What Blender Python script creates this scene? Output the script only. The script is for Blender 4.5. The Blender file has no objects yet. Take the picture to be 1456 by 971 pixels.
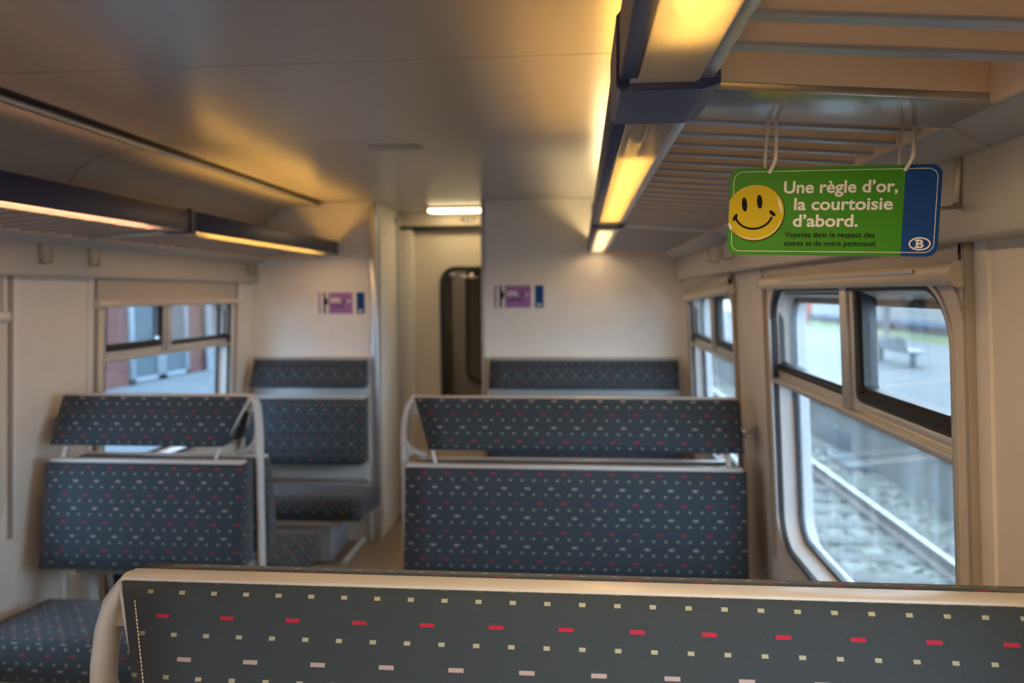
import bpy, bmesh, math, random
from mathutils import Vector, Matrix
random.seed(7)
S = bpy.context.scene
COL = S.collection

# ------------------------------------------------------------------ camera, world, exposure
cam_d = bpy.data.cameras.new('camera'); cam = bpy.data.objects.new('camera', cam_d); COL.objects.link(cam)
Rt, Up, Fw = (Vector((0.99596866, 0.08952248, -0.00567091)), Vector((0.0, 0.06321948, 0.99799965)),
              Vector((-0.08970191, 0.99397637, -0.06296462)))
Mc = Matrix((Rt, Up, -Fw)).transposed().to_4x4(); Mc.translation = Vector((0, 0, 1.6))
cam.matrix_world = Mc
cam_d.sensor_width = 36; cam_d.lens = 1077 / 1456 * 36; cam_d.clip_start = 0.02; cam_d.clip_end = 400
cam_d.dof.use_dof = True; cam_d.dof.focus_distance = 1.08; cam_d.dof.aperture_fstop = 3.3
S.camera = cam
S.view_settings.view_transform = 'Standard'; S.view_settings.look = 'None'
S.view_settings.exposure = 0.0; S.view_settings.gamma = 1.0; S.view_settings.use_curve_mapping = False
SKY = 9.0
TUBE = 29.0
DOWN = 2.6
w = bpy.data.worlds.new('world'); S.world = w; w.use_nodes = True
bg = w.node_tree.nodes['Background']; bg.inputs[0].default_value = (0.56, 0.79, 1.0, 1); bg.inputs[1].default_value = SKY
S.cycles.max_bounces = 8; S.cycles.diffuse_bounces = 5; S.cycles.glossy_bounces = 3
S.cycles.transparent_max_bounces = 24; S.cycles.caustics_reflective = False; S.cycles.caustics_refractive = False
S.cycles.sample_clamp_indirect = 4.0; S.cycles.use_denoising = True

# ------------------------------------------------------------------ node helpers / materials
def new_mat(name):
    m = bpy.data.materials.new(name); m.use_nodes = True
    nt = m.node_tree; b = nt.nodes['Principled BSDF']
    return m, nt, b
def nd(nt, t, **kw):
    n = nt.nodes.new(t)
    for k, v in kw.items(): setattr(n, k, v)
    return n
def mth(nt, op, a, b=None, c=None):
    n = nt.nodes.new('ShaderNodeMath'); n.operation = op
    for i, v in enumerate((a, b, c)):
        if v is None: continue
        if isinstance(v, (int, float)): n.inputs[i].default_value = v
        else: nt.links.new(v, n.inputs[i])
    return n.outputs[0]
def mixc(nt, f, a, b):
    n = nt.nodes.new('ShaderNodeMix'); n.data_type = 'RGBA'
    for sock, v in ((n.inputs[0], f), (n.inputs[6], a), (n.inputs[7], b)):
        if isinstance(v, (int, float)): sock.default_value = v
        elif isinstance(v, tuple): sock.default_value = (*v, 1) if len(v) == 3 else v
        else: nt.links.new(v, sock)
    return n.outputs[2]
def plain(name, col, rough=0.5, metal=0.0, var=0.06, scale=14.0, bump=0.0, bscale=300.0, spec=0.5):
    """colour with a slight procedural mottling and an optional fine bump"""
    m, nt, b = new_mat(name)
    tc = nd(nt, 'ShaderNodeTexCoord'); nz = nd(nt, 'ShaderNodeTexNoise')
    nz.inputs['Scale'].default_value = scale; nz.inputs['Detail'].default_value = 4
    nt.links.new(tc.outputs['Object'], nz.inputs['Vector'])
    d = tuple(max(0, c * (1 - var)) for c in col); l = tuple(min(1, c * (1 + var)) for c in col)
    nt.links.new(mixc(nt, nz.outputs[0], d, l), b.inputs['Base Color'])
    b.inputs['Roughness'].default_value = rough; b.inputs['Metallic'].default_value = metal
    b.inputs['Specular IOR Level'].default_value = spec
    if bump:
        n2 = nd(nt, 'ShaderNodeTexNoise'); n2.inputs['Scale'].default_value = bscale
        nt.links.new(tc.outputs['Object'], n2.inputs['Vector'])
        bp = nd(nt, 'ShaderNodeBump'); bp.inputs['Strength'].default_value = bump; bp.inputs['Distance'].default_value = 0.002
        nt.links.new(n2.outputs[0], bp.inputs['Height']); nt.links.new(bp.outputs[0], b.inputs['Normal'])
    return m
def emit(name, col, st):
    m, nt, b = new_mat(name)
    b.inputs['Base Color'].default_value = (0.9, 0.9, 0.9, 1)
    b.inputs['Emission Color'].default_value = (*col, 1); b.inputs['Emission Strength'].default_value = st
    return m
def fabric(name, base):
    m, nt, b = new_mat(name)
    uv = nd(nt, 'ShaderNodeUVMap', uv_map='UVMap'); sp = nd(nt, 'ShaderNodeSeparateXYZ')
    nt.links.new(uv.outputs[0], sp.inputs[0]); U, V = sp.outputs[0], sp.outputs[1]
    P, Q = 0.0868, 0.1035
    def mask(per, ph, vper, vph, wd, ht):
        fu = mth(nt, 'FRACT', mth(nt, 'ADD', mth(nt, 'DIVIDE', U, per), 10.5 - ph))
        fv = mth(nt, 'FRACT', mth(nt, 'ADD', mth(nt, 'DIVIDE', V, vper), 10.5 - vph))
        du = mth(nt, 'ABSOLUTE', mth(nt, 'SUBTRACT', fu, 0.5)); dv = mth(nt, 'ABSOLUTE', mth(nt, 'SUBTRACT', fv, 0.5))
        return mth(nt, 'MULTIPLY', mth(nt, 'LESS_THAN', du, wd / 2 / per), mth(nt, 'LESS_THAN', dv, ht / 2 / vper))
    red = mask(P, 0.27, Q, 0.71, 0.0178, 0.0047)
    wht = mask(P, 0.73, Q, 0.215, 0.0185, 0.0051)
    crm = mth(nt, 'ADD', mask(P / 2, 0.0, Q, 0.0, 0.0078, 0.0049), mask(P / 2, 0.0, Q, 0.495, 0.0078, 0.0049))
    tc = nd(nt, 'ShaderNodeTexCoord')
    n1 = nd(nt, 'ShaderNodeTexNoise'); n1.inputs['Scale'].default_value = 900; n1.inputs['Detail'].default_value = 2
    n2 = nd(nt, 'ShaderNodeTexNoise'); n2.inputs['Scale'].default_value = 6; n2.inputs['Detail'].default_value = 5
    wv = nd(nt, 'ShaderNodeTexWave'); wv.inputs['Scale'].default_value = 260; wv.inputs['Distortion'].default_value = 2.0
    for n in (n1, n2): nt.links.new(tc.outputs['Object'], n.inputs['Vector'])
    nt.links.new(uv.outputs[0], wv.inputs['Vector'])
    c = mixc(nt, n1.outputs[0], tuple(x * 0.55 for x in base), tuple(x * 1.45 for x in base))
    c = mixc(nt, mth(nt, 'MULTIPLY', wv.outputs['Fac'], 0.25), c, tuple(x * 0.5 for x in base))
    c = mixc(nt, mth(nt, 'MULTIPLY', n2.outputs[0], 0.35), c, tuple(x * 0.75 for x in base))
    spk = mth(nt, 'MULTIPLY_ADD', n1.outputs[0], 0.5, 0.62)
    c = mixc(nt, mth(nt, 'MULTIPLY', red, spk), c, (0.46, 0.017, 0.055))
    c = mixc(nt, mth(nt, 'MULTIPLY', wht, spk), c, (0.44, 0.37, 0.38))
    c = mixc(nt, mth(nt, 'MULTIPLY', crm, spk), c, (0.40, 0.42, 0.31))
    nt.links.new(c, b.inputs['Base Color'])
    b.inputs['Roughness'].default_value = 0.95; b.inputs['Specular IOR Level'].default_value = 0.15
    b.inputs['Sheen Weight'].default_value = 0.12; b.inputs['Sheen Roughness'].default_value = 0.5
    bp = nd(nt, 'ShaderNodeBump'); bp.inputs['Strength'].default_value = 0.35; bp.inputs['Distance'].default_value = 0.001
    nt.links.new(n1.outputs[0], bp.inputs['Height']); nt.links.new(bp.outputs[0], b.inputs['Normal'])
    return m
def glass(name, haze, tint=(1, 1, 1), gl=0.07):
    """window pane: clear with a weak mirror and a film of dust"""
    m, nt, b = new_mat(name); nt.nodes.remove(b)
    out = nt.nodes['Material Output']
    tr = nd(nt, 'ShaderNodeBsdfTransparent'); tr.inputs[0].default_value = (*tint, 1)
    gs = nd(nt, 'ShaderNodeBsdfGlossy'); gs.inputs['Roughness'].default_value = 0.02
    df = nd(nt, 'ShaderNodeBsdfTranslucent'); df.inputs[0].default_value = (0.85, 0.88, 0.9, 1)
    tc = nd(nt, 'ShaderNodeTexCoord'); mp = nd(nt, 'ShaderNodeMapping'); mp.inputs['Scale'].default_value = (1, 9, 1.2)
    nz = nd(nt, 'ShaderNodeTexNoise'); nz.inputs['Scale'].default_value = 2.2; nz.inputs['Detail'].default_value = 6
    nt.links.new(tc.outputs['Object'], mp.inputs[0]); nt.links.new(mp.outputs[0], nz.inputs['Vector'])
    f = mth(nt, 'MULTIPLY', mth(nt, 'POWER', nz.outputs[0], 2.0), haze * 4)
    m1 = nd(nt, 'ShaderNodeMixShader'); nt.links.new(f, m1.inputs[0]); nt.links.new(tr.outputs[0], m1.inputs[1]); nt.links.new(df.outputs[0], m1.inputs[2])
    lw = nd(nt, 'ShaderNodeLayerWeight'); lw.inputs[0].default_value = 0.25
    m2 = nd(nt, 'ShaderNodeMixShader')
    nt.links.new(mth(nt, 'MULTIPLY_ADD', lw.outputs['Fresnel'], 0.35, gl), m2.inputs[0])
    nt.links.new(m1.outputs[0], m2.inputs[1]); nt.links.new(gs.outputs[0], m2.inputs[2])
    nt.links.new(m2.outputs[0], out.inputs[0])
    return m
def diffuser_mat(name):
    """prismatic lamp cover"""
    m, nt, b = new_mat(name); nt.nodes.remove(b)
    out = nt.nodes['Material Output']
    tr = nd(nt, 'ShaderNodeBsdfTransparent'); tr.inputs[0].default_value = (1, 1, 1, 1)
    tl = nd(nt, 'ShaderNodeBsdfTranslucent'); tl.inputs[0].default_value = (0.95, 0.94, 0.92, 1)
    df = nd(nt, 'ShaderNodeBsdfDiffuse'); df.inputs[0].default_value = (0.75, 0.78, 0.82, 1)
    gs = nd(nt, 'ShaderNodeBsdfGlossy'); gs.inputs['Roughness'].default_value = 0.15
    tc = nd(nt, 'ShaderNodeTexCoord'); sp = nd(nt, 'ShaderNodeSeparateXYZ'); nt.links.new(tc.outputs['Object'], sp.inputs[0])
    K = 2 * math.pi / 0.0052
    h = mth(nt, 'MULTIPLY', mth(nt, 'SINE', mth(nt, 'MULTIPLY', mth(nt, 'ADD', sp.outputs[0], sp.outputs[1]), K)),
            mth(nt, 'SINE', mth(nt, 'MULTIPLY', mth(nt, 'SUBTRACT', sp.outputs[0], sp.outputs[1]), K)))
    bp = nd(nt, 'ShaderNodeBump'); bp.inputs['Strength'].default_value = 0.9; bp.inputs['Distance'].default_value = 0.0012
    nt.links.new(h, bp.inputs['Height'])
    for s_ in (df, gs, tl): nt.links.new(bp.outputs[0], s_.inputs['Normal'])
    mA = nd(nt, 'ShaderNodeMixShader'); mA.inputs[0].default_value = 0.35; nt.links.new(tl.outputs[0], mA.inputs[1]); nt.links.new(df.outputs[0], mA.inputs[2])
    mB = nd(nt, 'ShaderNodeMixShader'); mB.inputs[0].default_value = 0.12; nt.links.new(mA.outputs[0], mB.inputs[1]); nt.links.new(gs.outputs[0], mB.inputs[2])
    mC = nd(nt, 'ShaderNodeMixShader')
    nt.links.new(mth(nt, 'MULTIPLY_ADD', h, 0.11, 0.12), mC.inputs[0]); nt.links.new(mB.outputs[0], mC.inputs[1]); nt.links.new(tr.outputs[0], mC.inputs[2])
    nt.links.new(mC.outputs[0], out.inputs[0])
    return m
def brick_mat(name, c1, c2, mortar, sc):
    m, nt, b = new_mat(name)
    tc = nd(nt, 'ShaderNodeTexCoord'); mp = nd(nt, 'ShaderNodeMapping'); mp.inputs['Rotation'].default_value = (math.radians(90), 0, math.radians(90))
    sp = nd(nt, 'ShaderNodeSeparateXYZ'); cb = nd(nt, 'ShaderNodeCombineXYZ')
    nt.links.new(tc.outputs['Object'], sp.inputs[0]); nt.links.new(sp.outputs[1], cb.inputs[0]); nt.links.new(sp.outputs[2], cb.inputs[1])
    br = nd(nt, 'ShaderNodeTexBrick'); br.inputs['Scale'].default_value = sc
    br.inputs['Color1'].default_value = (*c1, 1); br.inputs['Color2'].default_value = (*c2, 1); br.inputs['Mortar'].default_value = (*mortar, 1)
    nt.links.new(cb.outputs[0], br.inputs['Vector']); nt.links.new(br.outputs['Color'], b.inputs['Base Color']); b.inputs['Roughness'].default_value = 0.9
    return m
def gravel_mat(name, c1, c2, sc=16.0):
    m, nt, b = new_mat(name)
    tc = nd(nt, 'ShaderNodeTexCoord'); vo = nd(nt, 'ShaderNodeTexVoronoi'); vo.inputs['Scale'].default_value = sc
    nt.links.new(tc.outputs['Object'], vo.inputs['Vector'])
    sp = nd(nt, 'ShaderNodeSeparateColor'); nt.links.new(vo.outputs['Color'], sp.inputs[0])
    nt.links.new(mixc(nt, sp.outputs[0], c1, c2), b.inputs['Base Color']); b.inputs['Roughness'].default_value = 0.95
    bp = nd(nt, 'ShaderNodeBump'); bp.inputs['Strength'].default_value = 1.0; bp.inputs['Distance'].default_value = 0.05; bp.invert = True
    nt.links.new(vo.outputs['Distance'], bp.inputs['Height']); nt.links.new(bp.outputs[0], b.inputs['Normal'])
    return m

M = {}
M['wall'] = plain('wall_laminate', (0.82, 0.785, 0.735), 0.45, bump=0.08, bscale=500)
M['pillar'] = plain('pillar_laminate', (0.78, 0.73, 0.66), 0.45, bump=0.08, bscale=500)
M['outer'] = plain('outer_shell', (0.35, 0.36, 0.38), 0.5)
M['ceil'] = plain('ceiling_satin', (0.47, 0.45, 0.44), 0.28, var=0.03, spec=0.6)
M['cove'] = plain('cove_satin', (0.55, 0.52, 0.47), 0.4, var=0.03)
M['dark'] = plain('dark_gap_and_shade', (0.03, 0.028, 0.026), 0.8)  # panel joints, and the shade painted under the door header
M['floor'] = plain('floor_vinyl', (0.36, 0.27, 0.19), 0.5, var=0.12, scale=60)
M['alu'] = plain('aluminium', (0.66, 0.67, 0.69), 0.32, metal=0.85)
M['silver'] = plain('silver_window_metal', (0.72, 0.73, 0.74), 0.35, metal=0.55)
M['jamb'] = plain('pale_jamb', (0.78, 0.80, 0.82), 0.4)
M['beige'] = plain('beige_plastic', (0.70, 0.64, 0.55), 0.45)
M['beige2'] = plain('taupe_channel', (0.40, 0.36, 0.32), 0.5)
M['rubber'] = plain('black_rubber', (0.022, 0.023, 0.026), 0.45)
M['frame'] = plain('seat_frame_paint', (0.58, 0.565, 0.54), 0.35, var=0.03)
M['fabric'] = fabric('seat_fabric', (0.046, 0.062, 0.078))
M['hook'] = plain('hook_metal', (0.34, 0.32, 0.30), 0.4, metal=0.5)
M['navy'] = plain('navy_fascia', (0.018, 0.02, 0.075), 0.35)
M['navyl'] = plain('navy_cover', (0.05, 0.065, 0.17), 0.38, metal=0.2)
M['rackw'] = plain('rack_grey', (0.52, 0.51, 0.51), 0.4, var=0.03)
M['steel'] = plain('brushed_steel', (0.55, 0.57, 0.58), 0.28, metal=0.9, var=0.1, scale=5)
M['slat'] = plain('slat_lit_beige', (0.82, 0.65, 0.50), 0.45, var=0.03)  # warm lamp light on the rack faces is put into this colour
M['slatlip'] = plain('slat_lip_metal', (0.42, 0.47, 0.56), 0.35, metal=0.4)
M['beam'] = plain('beam_taupe', (0.50, 0.48, 0.445), 0.45, var=0.03)
M['diff'] = diffuser_mat('prismatic_cover')
M['glass'] = glass('dusty_glass', 0.055)
M['glassl'] = glass('tinted_glass', 0.012, (0.86, 0.93, 1.0), 0.10)
M['glassd'] = glass('dark_door_glass', 0.03, (0.75, 0.74, 0.72), 0.08)
M['white'] = plain('print_white', (0.80, 0.77, 0.74), 0.5)
M['purple'] = plain('print_purple', (0.33, 0.15, 0.42), 0.5)
M['purpled'] = plain('print_dark_purple', (0.10, 0.05, 0.14), 0.5)
M['blue'] = plain('print_blue', (0.002, 0.055, 0.24), 0.5, spec=0.2)
M['ink'] = plain('print_black', (0.010, 0.008, 0.008), 0.6, spec=0.1)
M['green'] = plain('print_green', (0.045, 0.25, 0.010), 0.5, spec=0.2)
M['yellow'] = plain('print_yellow', (0.62, 0.46, 0.004), 0.5, spec=0.2)
M['tie'] = plain('white_nylon', (0.80, 0.74, 0.68), 0.4)
M['thread'] = plain('cream_thread', (0.55, 0.50, 0.36), 0.8)
M['door'] = plain('door_laminate', (0.72, 0.64, 0.52), 0.4)
M['box'] = plain('heater_grey', (0.30, 0.32, 0.35), 0.5)
M['blindf'] = plain('blind_fabric', (0.46, 0.42, 0.37), 0.7, bump=0.1, bscale=400)
M['gravel'] = gravel_mat('ballast', (0.022, 0.026, 0.024), (0.26, 0.26, 0.23), 11.0)
M['gravel2'] = gravel_mat('ballast_mid', (0.032, 0.038, 0.035), (0.109, 0.115, 0.112))
M['rust'] = plain('rail_rust', (0.16, 0.13, 0.12), 0.7, var=0.3)
M['railtop'] = plain('rail_head', (0.450, 0.468, 0.492), 0.3, metal=0.6)
M['concrete'] = plain('concrete', (0.150, 0.157, 0.154), 0.85, var=0.25, scale=3.5)
M['coping'] = plain('coping', (0.107, 0.118, 0.122), 0.85, var=0.2, scale=4)
M['asphalt'] = plain('platform_paving', (0.096, 0.103, 0.108), 0.85, var=0.15, scale=1.2)
M['grass'] = plain('grass', (0.064, 0.096, 0.029), 0.9, var=0.4, scale=8)
M['bench'] = plain('bench_metal', (0.210, 0.231, 0.252), 0.4, metal=0.3)
M['benchd'] = plain('bench_leg', (0.080, 0.100, 0.120), 0.5)
M['trainw'] = plain('train_white', (0.230, 0.236, 0.242), 0.4)
M['trainb'] = plain('train_blue', (0.030, 0.060, 0.140), 0.4)
M['trainu'] = plain('train_underframe', (0.05, 0.055, 0.06), 0.8)
M['traing'] = plain('train_window', (0.060, 0.096, 0.102), 0.2)
M['redp'] = plain('red_paint', (0.358, 0.088, 0.066), 0.5)
M['brick'] = brick_mat('brick', (0.120, 0.030, 0.021), (0.085, 0.021, 0.015), (0.10, 0.075, 0.065), 2.2)
M['trimw'] = plain('white_window_paint', (0.140, 0.167, 0.189), 0.5)
M['pane'] = plain('building_pane', (0.06, 0.085, 0.10), 0.08)
M['pave'] = plain('pavement', (0.098, 0.117, 0.133), 0.85, var=0.1, scale=1.5)
M['wood'] = plain('sleeper', (0.120, 0.120, 0.112), 0.9, var=0.25, scale=5)

# ------------------------------------------------------------------ mesh helpers
class MB:
    def __init__(s): s.v = []; s.f = []; s.uv = {}; s.mi = []; s.cur = 0
    def add(s, vs, fs, uvs=None):
        o = len(s.v); s.v += [tuple(p) for p in vs]
        for i, f in enumerate(fs):
            if uvs: s.uv[len(s.f)] = uvs[i]
            s.f.append(tuple(o + k for k in f)); s.mi.append(s.cur)
        return s
    def hexa(s, p):   # 8 points: bottom 4 ccw, top 4 ccw
        return s.add(p, [(3, 2, 1, 0), (4, 5, 6, 7), (0, 1, 5, 4), (1, 2, 6, 5), (2, 3, 7, 6), (3, 0, 4, 7)])
    def box(s, x0, x1, y0, y1, z0, z1):
        if x0 > x1: x0, x1 = x1, x0
        if y0 > y1: y0, y1 = y1, y0
        if z0 > z1: z0, z1 = z1, z0
        return s.hexa([(x0, y0, z0), (x1, y0, z0), (x1, y1, z0), (x0, y1, z0), (x0, y0, z1), (x1, y0, z1), (x1, y1, z1), (x0, y1, z1)])
    def prism(s, poly, fn, a, b):   # poly: 2-D points; fn(p, q, t) -> xyz
        n = len(poly)
        vs = [fn(p, q, a) for p, q in poly] + [fn(p, q, b) for p, q in poly]
        fs = [tuple(range(n)), tuple(range(2 * n - 1, n - 1, -1))] + [(i, i + n, (i + 1) % n + n, (i + 1) % n) for i in range(n)]
        return s.add(vs, fs)
    def loft(s, loops, closed=True, caps=False):
        n = len(loops[0]); vs = [p for L in loops for p in L]; fs = []
        for i in range(len(loops) - 1):
            for j in range(n if closed else n - 1):
                k = (j + 1) % n
                fs.append((i * n + j, i * n + k, (i + 1) * n + k, (i + 1) * n + j))
        if caps: fs += [tuple(range(n - 1, -1, -1)), tuple((len(loops) - 1) * n + j for j in range(n))]
        return s.add(vs, fs)
    def tube(s, pts, r, n=10, r2=None, closed=False):
        """round tube through pts; r2 gives an oval section"""
        P = [Vector(p) for p in pts]; loops = []; side = None
        for i, p in enumerate(P):
            if closed: t = P[(i + 1) % len(P)] - P[i - 1]
            else: t = P[min(i + 1, len(P) - 1)] - P[max(i - 1, 0)]
            t.normalize()
            if side is None: side = t.cross(Vector((0, 1, 0))) if abs(t.y) < 0.9 else t.cross(Vector((0, 0, 1)))
            side = (side - t * side.dot(t)).normalized(); b = t.cross(side)
            loops.append([p + side * (r * math.cos(2 * math.pi * k / n)) + b * ((r2 or r) * math.sin(2 * math.pi * k / n)) for k in range(n)])
        if closed: loops.append(loops[0])
        return s.loft(loops, caps=not closed)
    def build(s, name, mats, parent=None, bevel=0.0, smooth=False, seg=2, kind=None, weld=False, loc=None):
        me = bpy.data.meshes.new(name); me.from_pydata(s.v, [], s.f); me.update()
        if not isinstance(mats, (list, tuple)): mats = [mats]
        for m in mats: me.materials.append(m)
        for p in me.polygons: p.material_index = s.mi[p.index]
        if s.uv:
            ul = me.uv_layers.new(name='UVMap')
            for p in me.polygons:
                if p.index in s.uv:
                    for li, c in zip(p.loop_indices, s.uv[p.index]): ul.data[li].uv = c
        bm = bmesh.new(); bm.from_mesh(me)
        if weld: bmesh.ops.remove_doubles(bm, verts=bm.verts, dist=1e-5)
        if not s.uv: bmesh.ops.recalc_face_normals(bm, faces=bm.faces)
        if bevel:
            es = [e for e in bm.edges if len(e.link_faces) == 2 and e.calc_face_angle(0) > 0.5]
            bmesh.ops.bevel(bm, geom=es, offset=bevel, segments=seg, profile=0.5, affect='EDGES', clamp_overlap=True)
        bm.to_mesh(me); bm.free()
        if smooth or bevel:
            for p in me.polygons: p.use_smooth = True
            try: me.set_sharp_from_angle(angle=math.radians(40))
            except Exception: pass
        o = bpy.data.objects.new(name, me); COL.objects.link(o)
        if parent is not None:
            o.parent = parent; o.matrix_parent_inverse = Matrix.Translation(-parent.location)
        if kind: o['kind'] = kind
        return o
def thing(name, label, cat, loc=(0, 0, 0), group=None):
    o = bpy.data.objects.new(name, None); COL.objects.link(o); o.location = loc; o.empty_display_size = 0.1
    o['label'] = label; o['category'] = cat
    if group: o['group'] = group
    return o
def tag(o, label, cat, group=None):
    o['label'] = label; o['category'] = cat
    if group: o['group'] = group
    return o
def struct(name, loc=(0, 0, 0)):
    o = bpy.data.objects.new(name, None); COL.objects.link(o); o.location = loc; o['kind'] = 'structure'; return o
def lerp(a, b, t): return a + (b - a) * t

# ------------------------------------------------------------------ car body
XC = -0.7455
YB, YE = -2.45, 4.75          # rear end of what is built, partition
def wallx(s, z): return (0.63 + 0.055 * (1.6 - z)) if s > 0 else (-2.121 - 0.055 * (1.6 - z))
def WP(s, y, z, n=0.0): return (wallx(s, z) - s * n, y, z)
WINS = [(-0.57, 0.765), (1.30, 2.635), (3.17, 4.505)]
WZ0, WZ1, WR = 0.70, 1.665, 0.16
ZW = 1.86

def rrect(y0, y1, z0, z1, r, k=8):
    pts = []
    for cy, cz, a0 in ((y1 - r, z0 + r, -90), (y1 - r, z1 - r, 0), (y0 + r, z1 - r, 90), (y0 + r, z0 + r, 180)):
        for i in range(k + 1):
            a = math.radians(a0 + 90 * i / k); pts.append((cy + r * math.cos(a), cz + r * math.sin(a)))
    return pts
def hole_panel(mb, mapf, y0, y1, z0, z1, inner, k=8):
    """panel y0..y1 x z0..z1 with the rounded hole INNER (list from rrect)"""
    cs = [(y1, z0), (y1, z1), (y0, z1), (y0, z0)]
    n = len(inner); outer = [cs[i // (k + 1)] for i in range(n)]
    vs = [mapf(*p) for p in inner] + [mapf(*c) for c in cs]; fs = []
    for i in range(n):
        j = (i + 1) % n; ci, cj = i // (k + 1), j // (k + 1)
        if ci == cj: fs.append((i, j, n + ci))
        else: fs.append((i, j, n + cj, n + ci))
    mb.add(vs, fs)

for s, nm in ((-1, 'wall_left'), (1, 'wall_right')):
    w_ = struct(nm)
    for (a, b) in WINS:
        mb = MB(); hole_panel(mb, lambda y, z: WP(s, y, z), a - 0.06, b + 0.06, 0.0, ZW, rrect(a + 0.01, b - 0.01, WZ0 + 0.01, WZ1 - 0.01, WR - 0.01))
        # panel edges
        for yy in (a - 0.06, b + 0.06):
            mb.add([WP(s, yy, 0), WP(s, yy, ZW), WP(s, yy, ZW, -0.02), WP(s, yy, 0, -0.02)], [(0, 1, 2, 3)])
        mb.build('window_panel', M['wall'], w_)
        mb = MB(); hole_panel(mb, lambda y, z: WP(s, y, z, -0.10), a - 0.30, b + 0.30, -0.9, ZW, rrect(a + 0.02, b - 0.02, WZ0 + 0.02, WZ1 - 0.02, WR))
        mb.build('outer_shell', M['outer'], w_)
    cuts = [YB] + [v for a, b in WINS for v in (a - 0.06, b + 0.06)] + [YE + 0.02]
    for i in range(0, len(cuts), 2):
        a, b = cuts[i], cuts[i + 1]
        mb = MB(); L = [WP(s, a - 0.03 if i else a, 0, -0.006), WP(s, b + 0.03 if i < 6 else b, 0, -0.006), WP(s, b + 0.03 if i < 6 else b, ZW, -0.006), WP(s, a - 0.03 if i else a, ZW, -0.006)]
        mb.add(L, [(0, 1, 2, 3)]); mb.build('pillar_panel', M['pillar'], w_)
        mb = MB(); mb.add([WP(s, a - 0.3, -0.9, -0.08), WP(s, b + 0.3, -0.9, -0.08), WP(s, b + 0.3, ZW, -0.08), WP(s, a - 0.3, ZW, -0.08)], [(0, 1, 2, 3)])
        # only behind the pillars: the shell panels with the window holes overlap it
        mb.v = [WP(s, a - 0.04, -0.9, -0.08), WP(s, b + 0.04, -0.9, -0.08), WP(s, b + 0.04, ZW, -0.08), WP(s, a - 0.04, ZW, -0.08)]
        mb.build('outer_pillar', M['outer'], w_)

fl = MB().box(-2.45, 0.95, YB, 12.0, -0.06, 0.0).build('floor', M['floor'], kind='structure')
MB().box(-2.25, -2.18, YB, YE, 0.0, 0.11).build('baseboard_left', M['box'], kind='structure', bevel=0.008)
MB().box(0.68, 0.76, YB, YE, 0.0, 0.11).build('baseboard_right', M['box'], kind='structure', bevel=0.008)

# ceiling: panels with thin dark joints, ending at the side trims
ceil = struct('ceiling', (XC, 1, 2.185))
MB().box(-1.66, 0.17, YB, 5.45, 2.191, 2.21).build('backing', M['dark'], ceil)
jn = [YB, -1.885, -0.935, 0.005, 0.955, 1.905, 2.855, 3.805, YE, 5.45]
for a, b in zip(jn[:-1], jn[1:]):
    MB().box(-1.632, 0.141, a + 0.002, b - 0.002, 2.185, 2.195).build('ceiling_panel', M['ceil'], ceil)
cov = [(-2.106, 1.80), (-2.098, 1.86), (-2.085, 1.92), (-2.062, 1.985), (-2.022, 2.05), (-1.975, 2.103), (-1.92, 2.14), (-1.86, 2.160), (-1.78, 2.169), (-1.665, 2.172)]
for s in (-1, 1):
    f = (lambda x: x) if s < 0 else (lambda x: 2 * XC - x)
    cv = struct('ceiling_cove_left' if s < 0 else 'ceiling_cove_right', (f(-2.0), 1, 2.0))
    for a, b in ((YB, -0.85), (-0.85, 1.02), (1.02, 2.87), (2.87, YE)):
        MB().loft([[(f(x), y, z) for x, z in cov] for y in (a + 0.003, b - 0.003)], closed=False).build('cove_panel', M['cove'], cv, smooth=True)
    MB().loft([[(f(x - 0.012), y, z + 0.012) for x, z in cov + [(-1.60, 2.172), (-1.60, 2.21)]] for y in (YB, YE)], closed=False).build('cove_backing', M['dark'], cv, smooth=True)
    tr = MB()
    for a, b in ((YB, -0.85), (-0.85, 1.02), (1.02, 2.87), (2.87, YE - 0.02)):
        tr.box(f(-1.672), f(-1.645), a + 0.001, b - 0.001, 2.160, 2.182)
    tr.build('trim_1' if s < 0 else 'trim_2', M['alu'], kind='structure', bevel=0.005)
# roof over everything (keeps the sky out)
MB().box(-2.5, 1.0, YB - 0.1, 12.2, 2.26, 2.30).build('roof', M['outer'], kind='structure')
for s in (-1, 1):
    x0 = wallx(s, ZW) ; MB().box(x0 + s * 0.0, x0 + s * 0.34, YB, 5.6, 1.85, 2.28).build('roof_side', M['outer'], kind='structure')
MB().box(-2.4, 0.9, YB - 0.06, YB, 0, 2.26).build('wall_rear', M['wall'], kind='structure')

# partition at the far end, with the doorway recess
OL, OR = -1.30, -0.61
wf = struct('wall_front', (XC, YE, 0))
MB().box(-2.30, OL, YE, YE + 0.08, 0, 2.19).build('partition_panel', M['wall'], wf)
MB().box(OR, 0.80, YE, YE + 0.08, 0, 2.19).build('partition_panel', M['wall'], wf)
MB().box(OL - 0.20, OL - 0.001, YE + 0.08, 5.50, 0, 2.19).build('recess_side', M['wall'], wf)
MB().box(OR + 0.001, OR + 0.2, YE + 0.08, 5.50, 0, 2.19).build('recess_side', M['wall'], wf)
MB().box(OL, OR, 5.36, 5.41, 2.085, 2.19).build('door_header', M['door'], wf, bevel=0.006)
MB().box(OL, OR, 5.375, 5.41, 2.05, 2.085).build('header_shadow', M['dark'], wf)  # shadow at the top of the door frame, set in as a dark strip
MB().box(OL - 0.038, OL + 0.012, YE - 0.012, YE + 0.03, 0, 2.17).build('corner_post', M['alu'], wf, bevel=0.012, seg=3)
MB().box(OR - 0.012, OR + 0.02, YE - 0.006, YE + 0.03, 0, 2.185).build('corner_post', M['rackw'], wf, bevel=0.008, seg=3)
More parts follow.
